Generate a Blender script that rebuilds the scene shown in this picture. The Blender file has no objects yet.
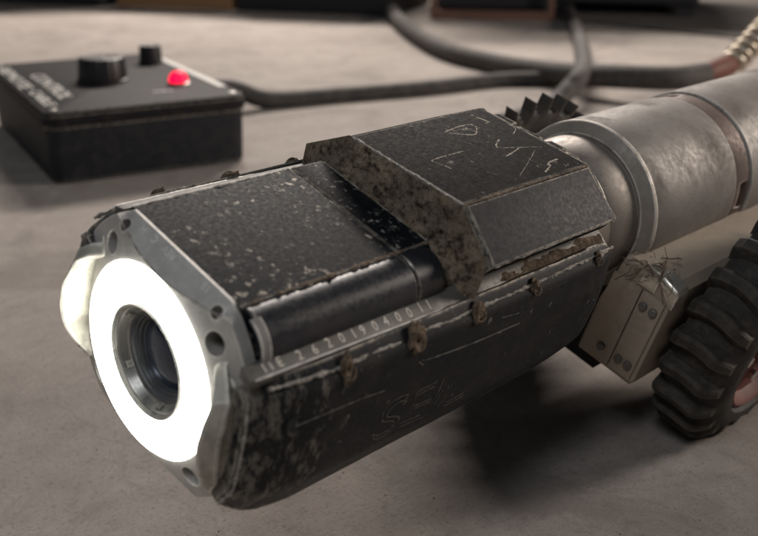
import bpy, bmesh, math, random
from mathutils import Vector, Matrix, noise

# ------------------------------------------------------------------ scene, camera, lights
S = 0.001                       # all lengths below are millimetres
GZ = 130.0                      # height of the camera head's axis above the floor
ROLL = math.radians(19)         # the crawler leans over on its near wheel
sc = bpy.context.scene
COL = sc.collection
random.seed(7)

cam_d = bpy.data.cameras.new('photo_camera')
cam = bpy.data.objects.new('photo_camera', cam_d)
COL.objects.link(cam)
sc.camera = cam
cam_d.sensor_width = 36.0
cam_d.lens = 36.0 * 1000 / 758
cam_d.clip_start = 0.01
cam_d.clip_end = 60
cam.location = (-164.4 * S, -278.3 * S, (153 + GZ) * S)
_p = math.atan(0.378)
_fw = Vector((math.cos(_p) / 2 ** .5, math.cos(_p) / 2 ** .5, -math.sin(_p)))
cam.rotation_euler = _fw.to_track_quat('-Z', 'Y').to_euler()
cam_d.dof.use_dof = True
cam_d.dof.focus_distance = 0.44
cam_d.dof.aperture_fstop = 11.0

w = bpy.data.worlds.new('World')
sc.world = w
w.use_nodes = True
w.node_tree.nodes['Background'].inputs[0].default_value = (0.80, 0.90, 1.0, 1)
w.node_tree.nodes['Background'].inputs[1].default_value = 0.045

def area(name, loc, target, size, power, color, size_y=None):
    l = bpy.data.lights.new(name, 'AREA')
    l.energy = power
    l.color = color
    l.size = size
    if size_y:
        l.shape = 'RECTANGLE'
        l.size_y = size_y
    o = bpy.data.objects.new(name, l)
    COL.objects.link(o)
    o.location = loc
    o.rotation_euler = (Vector(target) - Vector(loc)).to_track_quat('-Z', 'Y').to_euler()
    return o

area('shop_lamp', (1.75, -0.80, 0.72), (0.35, 0.0, 0.05), 0.36, 20, (1.0, 0.88, 0.78))
area('front_fill', (-1.05, -0.5, 1.6), (0.1, 0.0, 0.12), 0.5, 9.0, (0.95, 0.97, 1.0))  # added fill for the front-facing surfaces, not a visible source
area('ceiling_tube_lamp', (2.25, 2.1, 1.95), (1.5, 1.4, 0.0), 1.6, 116, (1.0, 0.90, 0.82), 0.25)

vs = sc.view_settings
vs.view_transform = 'Standard'
vs.look = 'None'
vs.exposure = 0.0
vs.gamma = 1.0
vs.use_curve_mapping = False
sc.cycles.use_denoising = True
sc.cycles.max_bounces = 8

# ------------------------------------------------------------------ node helpers
def newmat(name):
    m = bpy.data.materials.new(name)
    m.use_nodes = True
    nt = m.node_tree
    return m, nt, nt.nodes['Principled BSDF']

def nd(nt, t, **kw):
    n = nt.nodes.new(t)
    for k, v in kw.items():
        setattr(n, k, v)
    return n

def coords(nt, scale=(1, 1, 1), rot=(0, 0, 0)):
    tc = nd(nt, 'ShaderNodeTexCoord')
    mp = nd(nt, 'ShaderNodeMapping')
    mp.inputs['Scale'].default_value = scale
    mp.inputs['Rotation'].default_value = rot
    nt.links.new(tc.outputs['Object'], mp.inputs['Vector'])
    return mp.outputs[0]

def tex(nt, vec, scale, detail=6, rough=0.6, dist=0.0):
    n = nd(nt, 'ShaderNodeTexNoise')
    n.inputs['Scale'].default_value = scale
    n.inputs['Detail'].default_value = detail
    n.inputs['Roughness'].default_value = rough
    n.inputs['Distortion'].default_value = dist
    nt.links.new(vec, n.inputs['Vector'])
    return n.outputs['Fac']

def ramp(nt, fac, stops):
    r = nd(nt, 'ShaderNodeValToRGB')
    el = r.color_ramp.elements
    while len(el) < len(stops):
        el.new(0.5)
    for e, (p, c) in zip(el, stops):
        e.position = p
        e.color = (c, c, c, 1) if isinstance(c, (int, float)) else (*c, 1)
    nt.links.new(fac, r.inputs[0])
    return r.outputs[0]

def mixc(nt, fac, a, b):
    m = nd(nt, 'ShaderNodeMix', data_type='RGBA')
    for sock, v in ((m.inputs[0], fac), (m.inputs[6], a), (m.inputs[7], b)):
        if isinstance(v, (int, float)):
            sock.default_value = v
        elif isinstance(v, tuple):
            sock.default_value = (*v, 1)
        else:
            nt.links.new(v, sock)
    return m.outputs[2]

def mth(nt, op, a, b=None, clamp=False):
    m = nd(nt, 'ShaderNodeMath', operation=op)
    m.use_clamp = clamp
    for i, v in enumerate((a, b)):
        if v is None:
            continue
        if isinstance(v, (int, float)):
            m.inputs[i].default_value = v
        else:
            nt.links.new(v, m.inputs[i])
    return m.outputs[0]

def bump(nt, b, height, strength, dist=0.001):
    n = nd(nt, 'ShaderNodeBump')
    n.inputs['Strength'].default_value = strength
    n.inputs['Distance'].default_value = dist
    nt.links.new(height, n.inputs['Height'])
    nt.links.new(n.outputs[0], b.inputs['Normal'])

def edge_mask(nt, radius, lo, hi):
    bv = nd(nt, 'ShaderNodeBevel')
    bv.samples = 6
    bv.inputs['Radius'].default_value = radius
    g = nd(nt, 'ShaderNodeNewGeometry')
    d = nd(nt, 'ShaderNodeVectorMath', operation='DOT_PRODUCT')
    nt.links.new(bv.outputs[0], d.inputs[0])
    nt.links.new(g.outputs['Normal'], d.inputs[1])
    inv = mth(nt, 'SUBTRACT', 1.0, d.outputs['Value'])
    return ramp(nt, inv, [(lo, 0.0), (hi, 1.0)])

M = {}

def painted(name, base, chip=0.62, dust=0.25, rough=0.42, edge=0.0016, dustcol=(0.20, 0.155, 0.115), scr=0.5, spec=0.3, front=False):
    m, nt, b = newmat(name)
    v = coords(nt)
    big = tex(nt, v, 38, 5, 0.6)
    fine = tex(nt, v, 620, 6, 0.7)
    mid = tex(nt, v, 270, 8, 0.76)
    chips = mth(nt, 'MULTIPLY', ramp(nt, mid, [(chip, 0.0), (chip + .03, 1.0)]), ramp(nt, big, [(0.44, 0.0), (0.58, 1.0)]))
    speck = mth(nt, 'MULTIPLY', ramp(nt, fine, [(chip + .075, 0.0), (chip + .105, 1.0)]), ramp(nt, tex(nt, v, 55, 4, .6), [(0.52, 0.0), (0.66, 1.0)]))
    sc1 = ramp(nt, tex(nt, coords(nt, (70, 420, 420), (0.25, 0.15, 0.42)), 1, 6, 0.72, 0.7), [(0.66, 0.0), (0.71, 0.5)])
    sc2 = ramp(nt, tex(nt, coords(nt, (380, 60, 300), (0.1, 0.4, -0.85)), 1, 6, 0.74, 0.9), [(0.67, 0.0), (0.73, 0.45)])
    scm = mth(nt, 'MULTIPLY', mth(nt, 'MAXIMUM', sc1, sc2), scr)
    wear = mth(nt, 'MAXIMUM', mth(nt, 'MAXIMUM', chips, speck), scm)
    if front:            # paint scuffed away where the nose of the plate takes the knocks
        sx = nd(nt, 'ShaderNodeSeparateXYZ')
        nt.links.new(v, sx.inputs[0])
        near_nose = mth(nt, 'ADD', mth(nt, 'MULTIPLY', sx.outputs['X'], -16.0), -4.02)
        sm_ = tex(nt, coords(nt, (1.0, 0.35, 0.35), (0, 0.5, 0)), 260, 9, 0.76)
        f_ = ramp(nt, mth(nt, 'ADD', sm_, mth(nt, 'MULTIPLY', near_nose, 0.20)), [(0.60, 0.0), (0.70, 0.40)])
        wear = mth(nt, 'MAXIMUM', wear, f_)
    if edge:
        e = edge_mask(nt, edge, 0.004, 0.05)
        e = mth(nt, 'MULTIPLY', e, ramp(nt, tex(nt, v, 260, 6, 0.7), [(0.40, 0.1), (0.53, 1.0)]))
        wear = mth(nt, 'MAXIMUM', wear, e, True)
    tone = ramp(nt, mid, [(0.3, tuple(c * 0.7 for c in base)), (0.75, tuple(c * 1.5 for c in base))])
    dm = mth(nt, 'MULTIPLY', ramp(nt, tex(nt, v, 70, 9, 0.78), [(0.46, 0.0), (0.72, 1.0)]), dust)
    c = mixc(nt, dm, tone, dustcol)
    c = mixc(nt, wear, c, (0.42, 0.385, 0.33))
    nt.links.new(c, b.inputs['Base Color'])
    r = mixc(nt, dm, ramp(nt, fine, [(0.3, rough - .1), (0.7, rough + .14)]), (0.9, 0.9, 0.9))
    nt.links.new(r, b.inputs['Roughness'])
    nt.links.new(mth(nt, 'MULTIPLY', wear, 0.35), b.inputs['Metallic'])
    h = mth(nt, 'SUBTRACT', mth(nt, 'MULTIPLY', mid, 0.4), mth(nt, 'MULTIPLY', wear, 0.35))
    bump(nt, b, h, 0.3, 0.0003)
    b.inputs['Specular IOR Level'].default_value = spec
    M[name] = m

def metal(name, c0, c1, stain=(0.16, 0.11, 0.075), stainamt=0.5, rough=0.4, metallic=0.85, edge=0.001, sc=90, bmp=0.3, brushed=False):
    m, nt, b = newmat(name)
    v = coords(nt)
    n1 = tex(nt, v, sc, 8, 0.7)
    n2 = tex(nt, v, sc * 0.28, 6, 0.62, 0.6)
    n3 = tex(nt, v, 900, 4, 0.7)
    c = mixc(nt, ramp(nt, n1, [(0.35, 0.0), (0.68, 1.0)]), c0, c1)
    sm = mth(nt, 'MULTIPLY', ramp(nt, n2, [(0.46, 0.0), (0.66, 1.0)]), stainamt)
    c = mixc(nt, sm, c, stain)
    pit = ramp(nt, n3, [(0.30, 0.45), (0.42, 0.0)])
    c = mixc(nt, pit, c, tuple(x * 0.4 for x in stain))
    if edge:
        e = edge_mask(nt, edge, 0.004, 0.05)
        e = mth(nt, 'MULTIPLY', e, ramp(nt, n1, [(0.36, 0.0), (0.5, 1.0)]))
        c = mixc(nt, e, c, (0.86, 0.82, 0.76))
    nt.links.new(c, b.inputs['Base Color'])
    nt.links.new(mth(nt, 'SUBTRACT', metallic, mth(nt, 'MULTIPLY', sm, metallic * .8)), b.inputs['Metallic'])
    rr = tex(nt, coords(nt, (60, 1400, 1400)) if brushed else v, 1 if brushed else 300, 5, .7)
    r = mth(nt, 'ADD', ramp(nt, rr, [(0.3, rough - .1), (0.7, rough + .12)]), mth(nt, 'MULTIPLY', sm, 0.3), True)
    nt.links.new(r, b.inputs['Roughness'])
    bump(nt, b, mth(nt, 'ADD', n3, mth(nt, 'MULTIPLY', rr, 0.5)), bmp, 0.0004)
    M[name] = m

def rough_mat(name, stops, scale=200, rough=0.95, bmp=0.8, bdist=0.001, edge=None):
    m, nt, b = newmat(name)
    v = coords(nt)
    n1 = tex(nt, v, scale, 9, 0.75)
    c = ramp(nt, n1, stops)
    if edge:
        c = mixc(nt, mth(nt, 'MULTIPLY', ramp(nt, tex(nt, v, 60, 8, .75), [(0.45, 0.0), (0.7, 1.0)]), edge[1]), c, edge[0])
    nt.links.new(c, b.inputs['Base Color'])
    b.inputs['Roughness'].default_value = rough
    bump(nt, b, tex(nt, v, scale * 2.2, 8, 0.75), bmp, bdist)
    M[name] = m

def plain(name, col, rough=0.5, metallic=0.0, emit=None, es=1.0, bmp=0.0):
    m, nt, b = newmat(name)
    v = coords(nt)
    n = tex(nt, v, 240, 6, 0.65)
    nt.links.new(ramp(nt, n, [(0.3, tuple(c * .8 for c in col)), (0.7, tuple(min(1, c * 1.2) for c in col))]), b.inputs['Base Color'])
    b.inputs['Roughness'].default_value = rough
    b.inputs['Metallic'].default_value = metallic
    if emit:
        b.inputs['Emission Color'].default_value = (*emit, 1)
        b.inputs['Emission Strength'].default_value = es
    if bmp:
        bump(nt, b, n, bmp, 0.0005)
    M[name] = m

painted('black_paint', (0.006, 0.008, 0.011), chip=0.57, dust=0.07, rough=0.6, scr=0.6, spec=0.09)
painted('guard_paint', (0.008, 0.010, 0.013), chip=0.63, dust=0.13, rough=0.52, edge=0.002, scr=0.5, spec=0.28, front=True)
painted('block_paint', (0.005, 0.005, 0.006), chip=0.61, dust=0.12, rough=0.66, scr=0.5, spec=0.05, edge=0.0024)
painted('gloss_paint', (0.012, 0.014, 0.019), chip=0.67, dust=0.08, rough=0.33, edge=0.001, scr=0.4, spec=0.55)
painted('worn_grey_paint', (0.045, 0.045, 0.048), chip=0.66, dust=0.12, rough=0.6, spec=0.2, edge=0.0012, scr=0.6)
metal('cast_alloy', (0.49, 0.475, 0.45), (0.61, 0.595, 0.565), (0.28, 0.26, 0.23), 0.35, 0.52, 0.35, 0.0012, 150, 0.45)
metal('shoulder_alloy', (0.17, 0.17, 0.17), (0.25, 0.25, 0.245), (0.12, 0.11, 0.10), 0.35, 0.6, 0.3, 0.0012, 150, 0.45)
metal('rim_steel', (0.25, 0.222, 0.195), (0.33, 0.298, 0.265), (0.22, 0.17, 0.13), 0.5, 0.55, 0.25, 0.0016, 90, 0.3)
metal('worn_lip', (0.42, 0.41, 0.36), (0.60, 0.58, 0.50), (0.17, 0.15, 0.12), 0.5, 0.55, 0.45, 0.002, 170, 0.6)
metal('strip_steel', (0.13, 0.127, 0.12), (0.19, 0.184, 0.172), (0.12, 0.09, 0.06), 0.45, 0.5, 0.4, 0, 130, 0.3)
metal('tube_steel', (0.195, 0.180, 0.166), (0.275, 0.257, 0.24), (0.115, 0.092, 0.074), 0.9, 0.60, 0.45, 0.0014, 42, 0.22)
metal('neck_steel', (0.27, 0.245, 0.22), (0.36, 0.33, 0.30), (0.17, 0.13, 0.10), 0.45, 0.46, 0.55, 0.0008, 40, 0.15)
metal('red_band_steel', (0.135, 0.095, 0.082), (0.20, 0.15, 0.13), (0.08, 0.05, 0.04), 0.7, 0.6, 0.35, 0.0012, 55, 0.25)
metal('bright_steel', (0.60, 0.56, 0.48), (0.78, 0.74, 0.66), (0.30, 0.2, 0.12), 0.25, 0.28, 0.9, 0.001, 120, 0.2)
metal('lens_ring_alloy', (0.20, 0.20, 0.19), (0.28, 0.28, 0.265), (0.10, 0.09, 0.075), 0.3, 0.36, 0.8, 0.0006, 120, 0.12)
metal('brass', (0.42, 0.37, 0.30), (0.58, 0.52, 0.44), (0.25, 0.17, 0.09), 0.3, 0.30, 0.9, 0.001, 100, 0.2)
rough_mat('mud', [(0.30, (0.045, 0.030, 0.020)), (0.45, (0.15, 0.105, 0.070)), (0.60, (0.30, 0.225, 0.155)), (0.78, (0.46, 0.37, 0.27))], 300, 0.95, 1.0, 0.002)
rough_mat('crust', [(0.36, (0.014, 0.012, 0.010)), (0.43, (0.16, 0.12, 0.085)), (0.51, (0.42, 0.33, 0.23)), (0.66, (0.68, 0.57, 0.43))], 240, 0.95, 1.0, 0.003, ((0.020, 0.018, 0.016), 0.6))
rough_mat('dry_dirt', [(0.30, (0.12, 0.088, 0.062)), (0.55, (0.23, 0.175, 0.128)), (0.75, (0.38, 0.32, 0.245))], 380, 1.0, 1.0, 0.001)
rough_mat('tan_housing', [(0.30, (0.26, 0.21, 0.16)), (0.55, (0.40, 0.335, 0.265)), (0.75, (0.50, 0.43, 0.35))], 60, 0.7, 0.3, 0.0006, ((0.13, 0.085, 0.05), 0.6))
rough_mat('rubber', [(0.30, (0.014, 0.013, 0.012)), (0.70, (0.036, 0.033, 0.030))], 120, 0.75, 0.5, 0.0006, ((0.14, 0.11, 0.08), 0.42))
_m = M['rubber']; _nt = _m.node_tree; _b = _nt.nodes['Principled BSDF']
_src = _b.inputs['Base Color'].links[0].from_socket
_nt.links.new(mixc(_nt, mth(_nt, 'MULTIPLY', edge_mask(_nt, 0.0016, 0.01, 0.12), 0.3), _src, (0.17, 0.14, 0.11)), _b.inputs['Base Color'])
rough_mat('red_hub', [(0.30, (0.09, 0.016, 0.012)), (0.65, (0.18, 0.036, 0.027))], 140, 0.6, 0.4, 0.0006, ((0.16, 0.12, 0.09), 0.6))
rough_mat('weld', [(0.34, (0.08, 0.065, 0.05)), (0.48, (0.36, 0.33, 0.29)), (0.72, (0.70, 0.67, 0.62))], 700, 0.5, 0.8, 0.001)
rough_mat('cable_rubber', [(0.30, (0.022, 0.020, 0.019)), (0.70, (0.045, 0.041, 0.038))], 60, 0.75, 0.3, 0.0006, ((0.16, 0.14, 0.12), 0.3))
rough_mat('hose_grey', [(0.30, (0.045, 0.041, 0.038)), (0.70, (0.085, 0.078, 0.073))], 40, 0.8, 0.3, 0.0006, ((0.17, 0.15, 0.13), 0.35))
plain('hole_black', (0.012, 0.012, 0.012), 0.8)
plain('engraved', (0.74, 0.69, 0.61), 0.8)
plain('engraved_faint', (0.80, 0.79, 0.74), 0.75)
plain('engraved_dim', (0.15, 0.145, 0.135), 0.8)
plain('scratch_tan', (0.40, 0.35, 0.285), 0.8)
painted('case_plastic', (0.010, 0.012, 0.016), chip=0.69, dust=0.12, rough=0.58, edge=0.002, scr=0.3, spec=0.3)
painted('lid_plastic', (0.013, 0.013, 0.015), chip=0.67, dust=0.16, rough=0.6, edge=0.0025, scr=0.4, spec=0.14)
plain('knob_plastic', (0.014, 0.014, 0.015), 0.4)
plain('knob_cap', (0.13, 0.12, 0.115), 0.4)
plain('label_white', (0.72, 0.70, 0.66), 0.6)
plain('screw_metal', (0.5, 0.48, 0.45), 0.35, 0.8)
plain('red_lens', (0.5, 0.005, 0.02), 0.5, emit=(1.0, 0.0, 0.045), es=1.7)
plain('led_diffuser', (0.9, 0.9, 0.88), 0.4, emit=(1.0, 0.985, 0.90), es=19.0)
plain('barrel_black', (0.13, 0.137, 0.145), 0.3, 0.5)
plain('orange_wood', (0.30, 0.175, 0.085), 0.7)
plain('brown_frame', (0.16, 0.085, 0.06), 0.6)
plain('dark_panel', (0.012, 0.012, 0.015), 0.6)
plain('sleeve_red', (0.13, 0.045, 0.032), 0.6)
plain('silver_edge', (0.72, 0.70, 0.66), 0.4, 0.25)
plain('root_fibre', (0.15, 0.105, 0.07), 0.9)
m, nt, b = newmat('lens_glass')
b.inputs['Base Color'].default_value = (0.03, 0.036, 0.045, 1)
b.inputs['Roughness'].default_value = 0.04
b.inputs['Coat Weight'].default_value = 1.0
b.inputs['Coat Tint'].default_value = (0.7, 0.8, 1, 1)
M['lens_glass'] = m

# concrete
def concrete(name, tint):
    m, nt, b = newmat(name)
    v = coords(nt)
    big = tex(nt, v, 2.2, 6, 0.6, 0.4)
    mid = tex(nt, v, 26, 8, 0.7)
    fine = tex(nt, v, 420, 7, 0.8)
    grit = tex(nt, v, 1000, 3, 0.7)
    c = ramp(nt, mid, [(0.28, tuple(x * 0.78 for x in tint)), (0.72, tuple(x * 1.15 for x in tint))])
    c = mixc(nt, ramp(nt, big, [(0.42, 0.0), (0.68, 0.55)]), c, tuple(x * f for x, f in zip(tint, (0.74, 0.72, 0.70))))
    st = tex(nt, v, 7.5, 9, 0.68, 1.2)
    c = mixc(nt, ramp(nt, st, [(0.50, 0.0), (0.60, 0.5)]), c, tuple(x * f for x, f in zip(tint, (0.55, 0.53, 0.52))))
    c = mixc(nt, ramp(nt, tex(nt, v, 95, 7, 0.75), [(0.55, 0.0), (0.70, 0.6)]), c, tuple(x * 0.5 for x in tint))
    c = mixc(nt, ramp(nt, fine, [(0.34, 0.9), (0.46, 0.0)]), c, tuple(x * 0.40 for x in tint))
    c = mixc(nt, ramp(nt, grit, [(0.62, 0.0), (0.74, 0.6)]), c, tuple(min(1, x * 1.6) for x in tint))
    # hairline cracks
    vo = nd(nt, 'ShaderNodeTexVoronoi', feature='DISTANCE_TO_EDGE')
    vo.inputs['Scale'].default_value = 2.1
    wv = nd(nt, 'ShaderNodeVectorMath', operation='ADD')
    nz = nd(nt, 'ShaderNodeTexNoise')
    nz.inputs['Scale'].default_value = 9
    nz.inputs['Detail'].default_value = 6
    nt.links.new(v, nz.inputs['Vector'])
    sc_ = nd(nt, 'ShaderNodeVectorMath', operation='SCALE')
    sc_.inputs['Scale'].default_value = 0.12
    nt.links.new(nz.outputs['Color'], sc_.inputs[0])
    nt.links.new(v, wv.inputs[0])
    nt.links.new(sc_.outputs[0], wv.inputs[1])
    nt.links.new(wv.outputs[0], vo.inputs['Vector'])
    cr = ramp(nt, vo.outputs['Distance'], [(0.0, 0.2), (0.002, 0.0)])
    c = mixc(nt, cr, c, tuple(x * 0.35 for x in tint))
    nt.links.new(c, b.inputs['Base Color'])
    b.inputs['Roughness'].default_value = 0.85
    h = mth(nt, 'ADD', mth(nt, 'MULTIPLY', fine, 0.9), mth(nt, 'MULTIPLY', mid, 0.5))
    h = mth(nt, 'ADD', h, mth(nt, 'MULTIPLY', grit, 0.3))
    bump(nt, b, h, 0.7, 0.0012)
    M[name] = m

concrete('concrete', (0.375, 0.335, 0.305))
concrete('concrete_shaded', (0.13, 0.117, 0.108))  # same concrete, tint lowered to carry the shade in its colour

# ------------------------------------------------------------------ mesh helpers
SN, CS = math.sin(ROLL), math.cos(ROLL)
ROOTX = 300.0
def L(x, a, b_):
    """axis coordinates of the crawler (mm) -> local coordinates of its root (m)"""
    return ((x - ROOTX) * S, (a + GZ * SN) * S, (b_ + GZ * CS) * S)

class MB:
    def __init__(self, tf=None):
        self.v, self.f = [], []
        self.tf = tf or (lambda x, y, z: (x * S, y * S, z * S))
    def add(self, vs_, fs):
        n = len(self.v)
        self.v += [self.tf(*p) for p in vs_]
        self.f += [tuple(i + n for i in q) for q in fs]
        return self
    def loft(self, rings, closed=True, caps=(False, False)):
        n = len(rings[0])
        vs_ = [p for r in rings for p in r]
        fs = []
        for i in range(len(rings) - 1):
            for j in range(n if closed else n - 1):
                k = (j + 1) % n
                fs.append((i * n + j, i * n + k, (i + 1) * n + k, (i + 1) * n + j))
        if caps[0]:
            fs.append(tuple(reversed(range(n))))
        if caps[1]:
            fs.append(tuple((len(rings) - 1) * n + j for j in range(n)))
        return self.add(vs_, fs)
    def lathe_x(self, prof, cy=0, cz=0, seg=96, caps=(False, False)):
        rings = [[(x, cy + r * math.cos(2 * math.pi * j / seg), cz + r * math.sin(2 * math.pi * j / seg)) for j in range(seg)] for x, r in prof]
        return self.loft(rings, True, caps)
    def lathe_y(self, prof, cx=0, cz=0, seg=72, caps=(False, False)):
        rings = [[(cx + r * math.sin(2 * math.pi * j / seg), y, cz + r * math.cos(2 * math.pi * j / seg)) for j in range(seg)] for y, r in prof]
        return self.loft(rings, True, caps)
    def lathe_z(self, prof, cx=0, cy=0, seg=48, caps=(False, False), flute=0.0, nf=0):
        rings = [[(cx + r * (1 + (flute * math.cos(nf * 2 * math.pi * j / seg) if r > 3 else 0)) * math.cos(2 * math.pi * j / seg),
                   cy + r * (1 + (flute * math.cos(nf * 2 * math.pi * j / seg) if r > 3 else 0)) * math.sin(2 * math.pi * j / seg), z) for j in range(seg)] for z, r in prof]
        return self.loft(rings, True, caps)
    def prism_x(self, sec, xs, caps=(True, True)):
        """section (a,b) carried along x stations [(x, scale)]"""
        rings = [[(x, a * s, b_ * s) for a, b_ in sec] for x, s in xs]
        return self.loft(rings, True, caps)
    def box(self, x0, x1, y0, y1, z0, z1):
        return self.loft([[(x0, y0, z0), (x1, y0, z0), (x1, y1, z0), (x0, y1, z0)], [(x0, y0, z1), (x1, y0, z1), (x1, y1, z1), (x0, y1, z1)]], True, (True, True))
    def tube(self, pts, rad, seg=8, caps=True, wob=0.0):
        pts = [Vector(p) for p in pts]
        up = Vector((0.13, 0.21, 0.97))
        rings = []
        for i, p in enumerate(pts):
            t = (pts[min(i + 1, len(pts) - 1)] - pts[max(i - 1, 0)]).normalized()
            n1 = t.cross(up)
            n1 = n1.normalized() if n1.length > 1e-4 else t.orthogonal().normalized()
            n2 = t.cross(n1)
            r = rad[i] if isinstance(rad, (list, tuple)) else rad
            ring = []
            for j in range(seg):
                an = 2 * math.pi * j / seg
                rr = r * (1 + wob * noise.noise((p + n1 * math.cos(an) * 3 + n2 * math.sin(an) * 3) * 0.45)) if wob else r
                ring.append(tuple(p + (n1 * math.cos(an) + n2 * math.sin(an)) * rr))
            rings.append(ring)
        return self.loft(rings, True, (caps, caps))
    def build(self, name, mat, parent=None, smooth=35, bevel=0.0, fix=True):
        me = bpy.data.meshes.new(name)
        me.from_pydata(self.v, [], self.f)
        if fix or bevel:
            bm = bmesh.new()
            bm.from_mesh(me)
            bmesh.ops.remove_doubles(bm, verts=bm.verts, dist=1e-7)
            bmesh.ops.recalc_face_normals(bm, faces=bm.faces)
            if bevel:
                es = [e for e in bm.edges if len(e.link_faces) == 2 and e.calc_face_angle(0) > 0.35]
                bmesh.ops.bevel(bm, geom=es, offset=bevel * S, segments=2, affect='EDGES', profile=0.6)
            bm.to_mesh(me)
            bm.free()
        me.materials.append(M[mat])
        if smooth:
            me.polygons.foreach_set('use_smooth', [True] * len(me.polygons))
            me.set_sharp_from_angle(angle=math.radians(smooth))
        o = bpy.data.objects.new(name, me)
        COL.objects.link(o)
        o.parent = parent
        return o

def tag(o, label=None, cat=None, group=None, kind=None):
    for k, v in (('label', label), ('category', cat), ('group', group), ('kind', kind)):
        if v:
            o[k] = v
    return o

def empty(name, loc, rot=(0, 0, 0)):
    o = bpy.data.objects.new(name, None)
    COL.objects.link(o)
    o.empty_display_size = 0.02
    o.location = loc
    o.rotation_euler = rot
    return o

def cut(o, cutters):
    """real holes: boolean difference, evaluated once"""
    for c in cutters:
        md = o.modifiers.new('hole', 'BOOLEAN')
        md.operation = 'DIFFERENCE'
        md.solver = 'EXACT'
        md.object = c
    dg = bpy.context.evaluated_depsgraph_get()
    me = bpy.data.meshes.new_from_object(o.evaluated_get(dg))
    o.modifiers.clear()
    o.data = me
    for c in cutters:
        bpy.data.objects.remove(c)
    return o

def smooth_path(pts, n=8):
    P = [Vector(p) for p in pts]
    P = [P[0] * 2 - P[1]] + P + [P[-1] * 2 - P[-2]]
    out = []
    for i in range(1, len(P) - 2):
        for k in range(n):
            t = k / n
            a, b_, c, d = P[i - 1], P[i], P[i + 1], P[i + 2]
            out.append(0.5 * ((2 * b_) + (c - a) * t + (2 * a - 5 * b_ + 4 * c - d) * t * t + (3 * b_ - a - 3 * c + d) * t ** 3))
    out.append(P[-2])
    return out

def text_mesh(txt, size, ext):
    cu = bpy.data.curves.new('t', 'FONT')
    cu.body = txt
    cu.size = size
    cu.extrude = ext
    cu.resolution_u = 3
    o = bpy.data.objects.new('t', cu)
    COL.objects.link(o)
    dg = bpy.context.evaluated_depsgraph_get()
    me = bpy.data.meshes.new_from_object(o.evaluated_get(dg))
    vs_ = [tuple(v.co) for v in me.vertices]
    fs = [tuple(p.vertices) for p in me.polygons]
    bpy.data.objects.remove(o)
    return vs_, fs

# ------------------------------------------------------------------ the floor
fl = MB()
fl.add([(-3000, -3000, 0), (7000, -3000, 0), (7000, 7000, 0), (-3000, 7000, 0)], [(0, 1, 2, 3)])
tag(fl.build('floor', 'concrete', smooth=0), kind='structure')
dk = MB()  # thin dark sheet standing in for shade on the far right floor
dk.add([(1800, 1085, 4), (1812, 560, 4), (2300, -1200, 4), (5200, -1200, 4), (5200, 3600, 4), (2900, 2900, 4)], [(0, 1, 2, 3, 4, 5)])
tag(dk.build('floor_shade', 'concrete_shaded', smooth=0), kind='structure')

# loose grit on the concrete near the lens
gr = MB()
for i in range(1000):
    t = random.random()
    x = random.uniform(-60, 620)
    y = random.uniform(-160, 720)
    r = random.choice((0.2, 0.25, 0.3, 0.4, 0.55)) * random.uniform(.7, 1.4)
    pts = [(x + r * random.uniform(.6, 1.5) * math.cos(k * 1.257), y + r * random.uniform(.6, 1.5) * math.sin(k * 1.257), 0.0) for k in range(5)]
    gr.add(pts + [(x + random.uniform(-.3, .3) * r, y, r * random.uniform(.5, 1.1))], [(0, 1, 5), (1, 2, 5), (2, 3, 5), (3, 4, 5), (4, 0, 5)])
tag(gr.build('floor_grit', 'mud', smooth=0, fix=False), 'fine sand grains scattered over the concrete floor', 'grit', kind='stuff')

# ------------------------------------------------------------------ the crawler
crawler = empty('pipe_inspection_crawler', (ROOTX * S, 0, 0), (ROLL, 0, 0))
tag(crawler, 'muddy black and steel pipe crawler with glowing ring light round its lens', 'robot')
PI = math.pi

# front cap: shallow dome, flat sloped facets above and below
cap = MB(L)
NS = 240
r0, rA, rB, rC, rD, rBk = [], [], [], [], [], []
for j in range(NS):
    ph = 2 * PI * j / NS
    s = max(abs(math.sin(ph)), 1e-4)
    r1 = 52.0
    if s > 0.30:
        r1 = min(r1, 28.0 / (s - 0.2436))
    r1 = max(r1, 36.8)
    x1 = 0.29 * (r1 - 37)
    r2 = min(52.0, 43.7 / s, 47.5 / max(abs(math.cos(ph)), 1e-4) if abs(math.cos(ph)) > .8 else 99)
    r1 = min(r1, r2)
    c_, s_ = math.cos(ph), math.sin(ph)
    r0.append((2.5, 35.9 * c_, 35.9 * s_))
    rA.append((0.0, 36.4 * c_, 36.4 * s_))
    rB.append((x1, r1 * c_, r1 * s_))
    rC.append((8.0, r2 * c_, r2 * s_))
    rD.append((8.9, r2 * c_, r2 * s_))
    rBk.append((8.9, 20 * c_, 20 * s_))
cap.loft([rBk, r0, rA, rB, rC, rD, rBk])
capo = cap.build('front_cap', 'cast_alloy', crawler, 25)
cutters = []
def hole(x, a, b_, d, r, depth):
    c = MB(L)
    d = Vector(d).normalized()
    p = Vector((x, a, b_))
    c.tube([p - d * 3, p, p + d * depth], r, 20)
    o = c.build('cutter', 'hole_black', crawler, 30)
    cutters.append(o)
for sg in (-1, 1):
    hole(3.2, sg * 26.5, 40.5, (0.65, 0, -0.76), 2.3, 6)
    hole(1.5, sg * 30.5, 30.5, (1, -sg * .2, -.2), 4.2, 9)
    hole(1.5, sg * 30.5, -30.5, (1, -sg * .2, .2), 4.2, 9)
cut(capo, cutters)
for p in capo.data.polygons:
    p.use_smooth = True
capo.data.set_sharp_from_angle(angle=math.radians(25))
for sg in (-1, 1):
    bs = MB(L)
    bs.lathe_x([(5.5, 0.01), (5.5, 1.4), (5.2, 2.2), (6.5, 3.2), (10, 3.2)], sg * 31.5, 31.3, 20)
    bs.build('cap_screw', 'hole_black', crawler)
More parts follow.
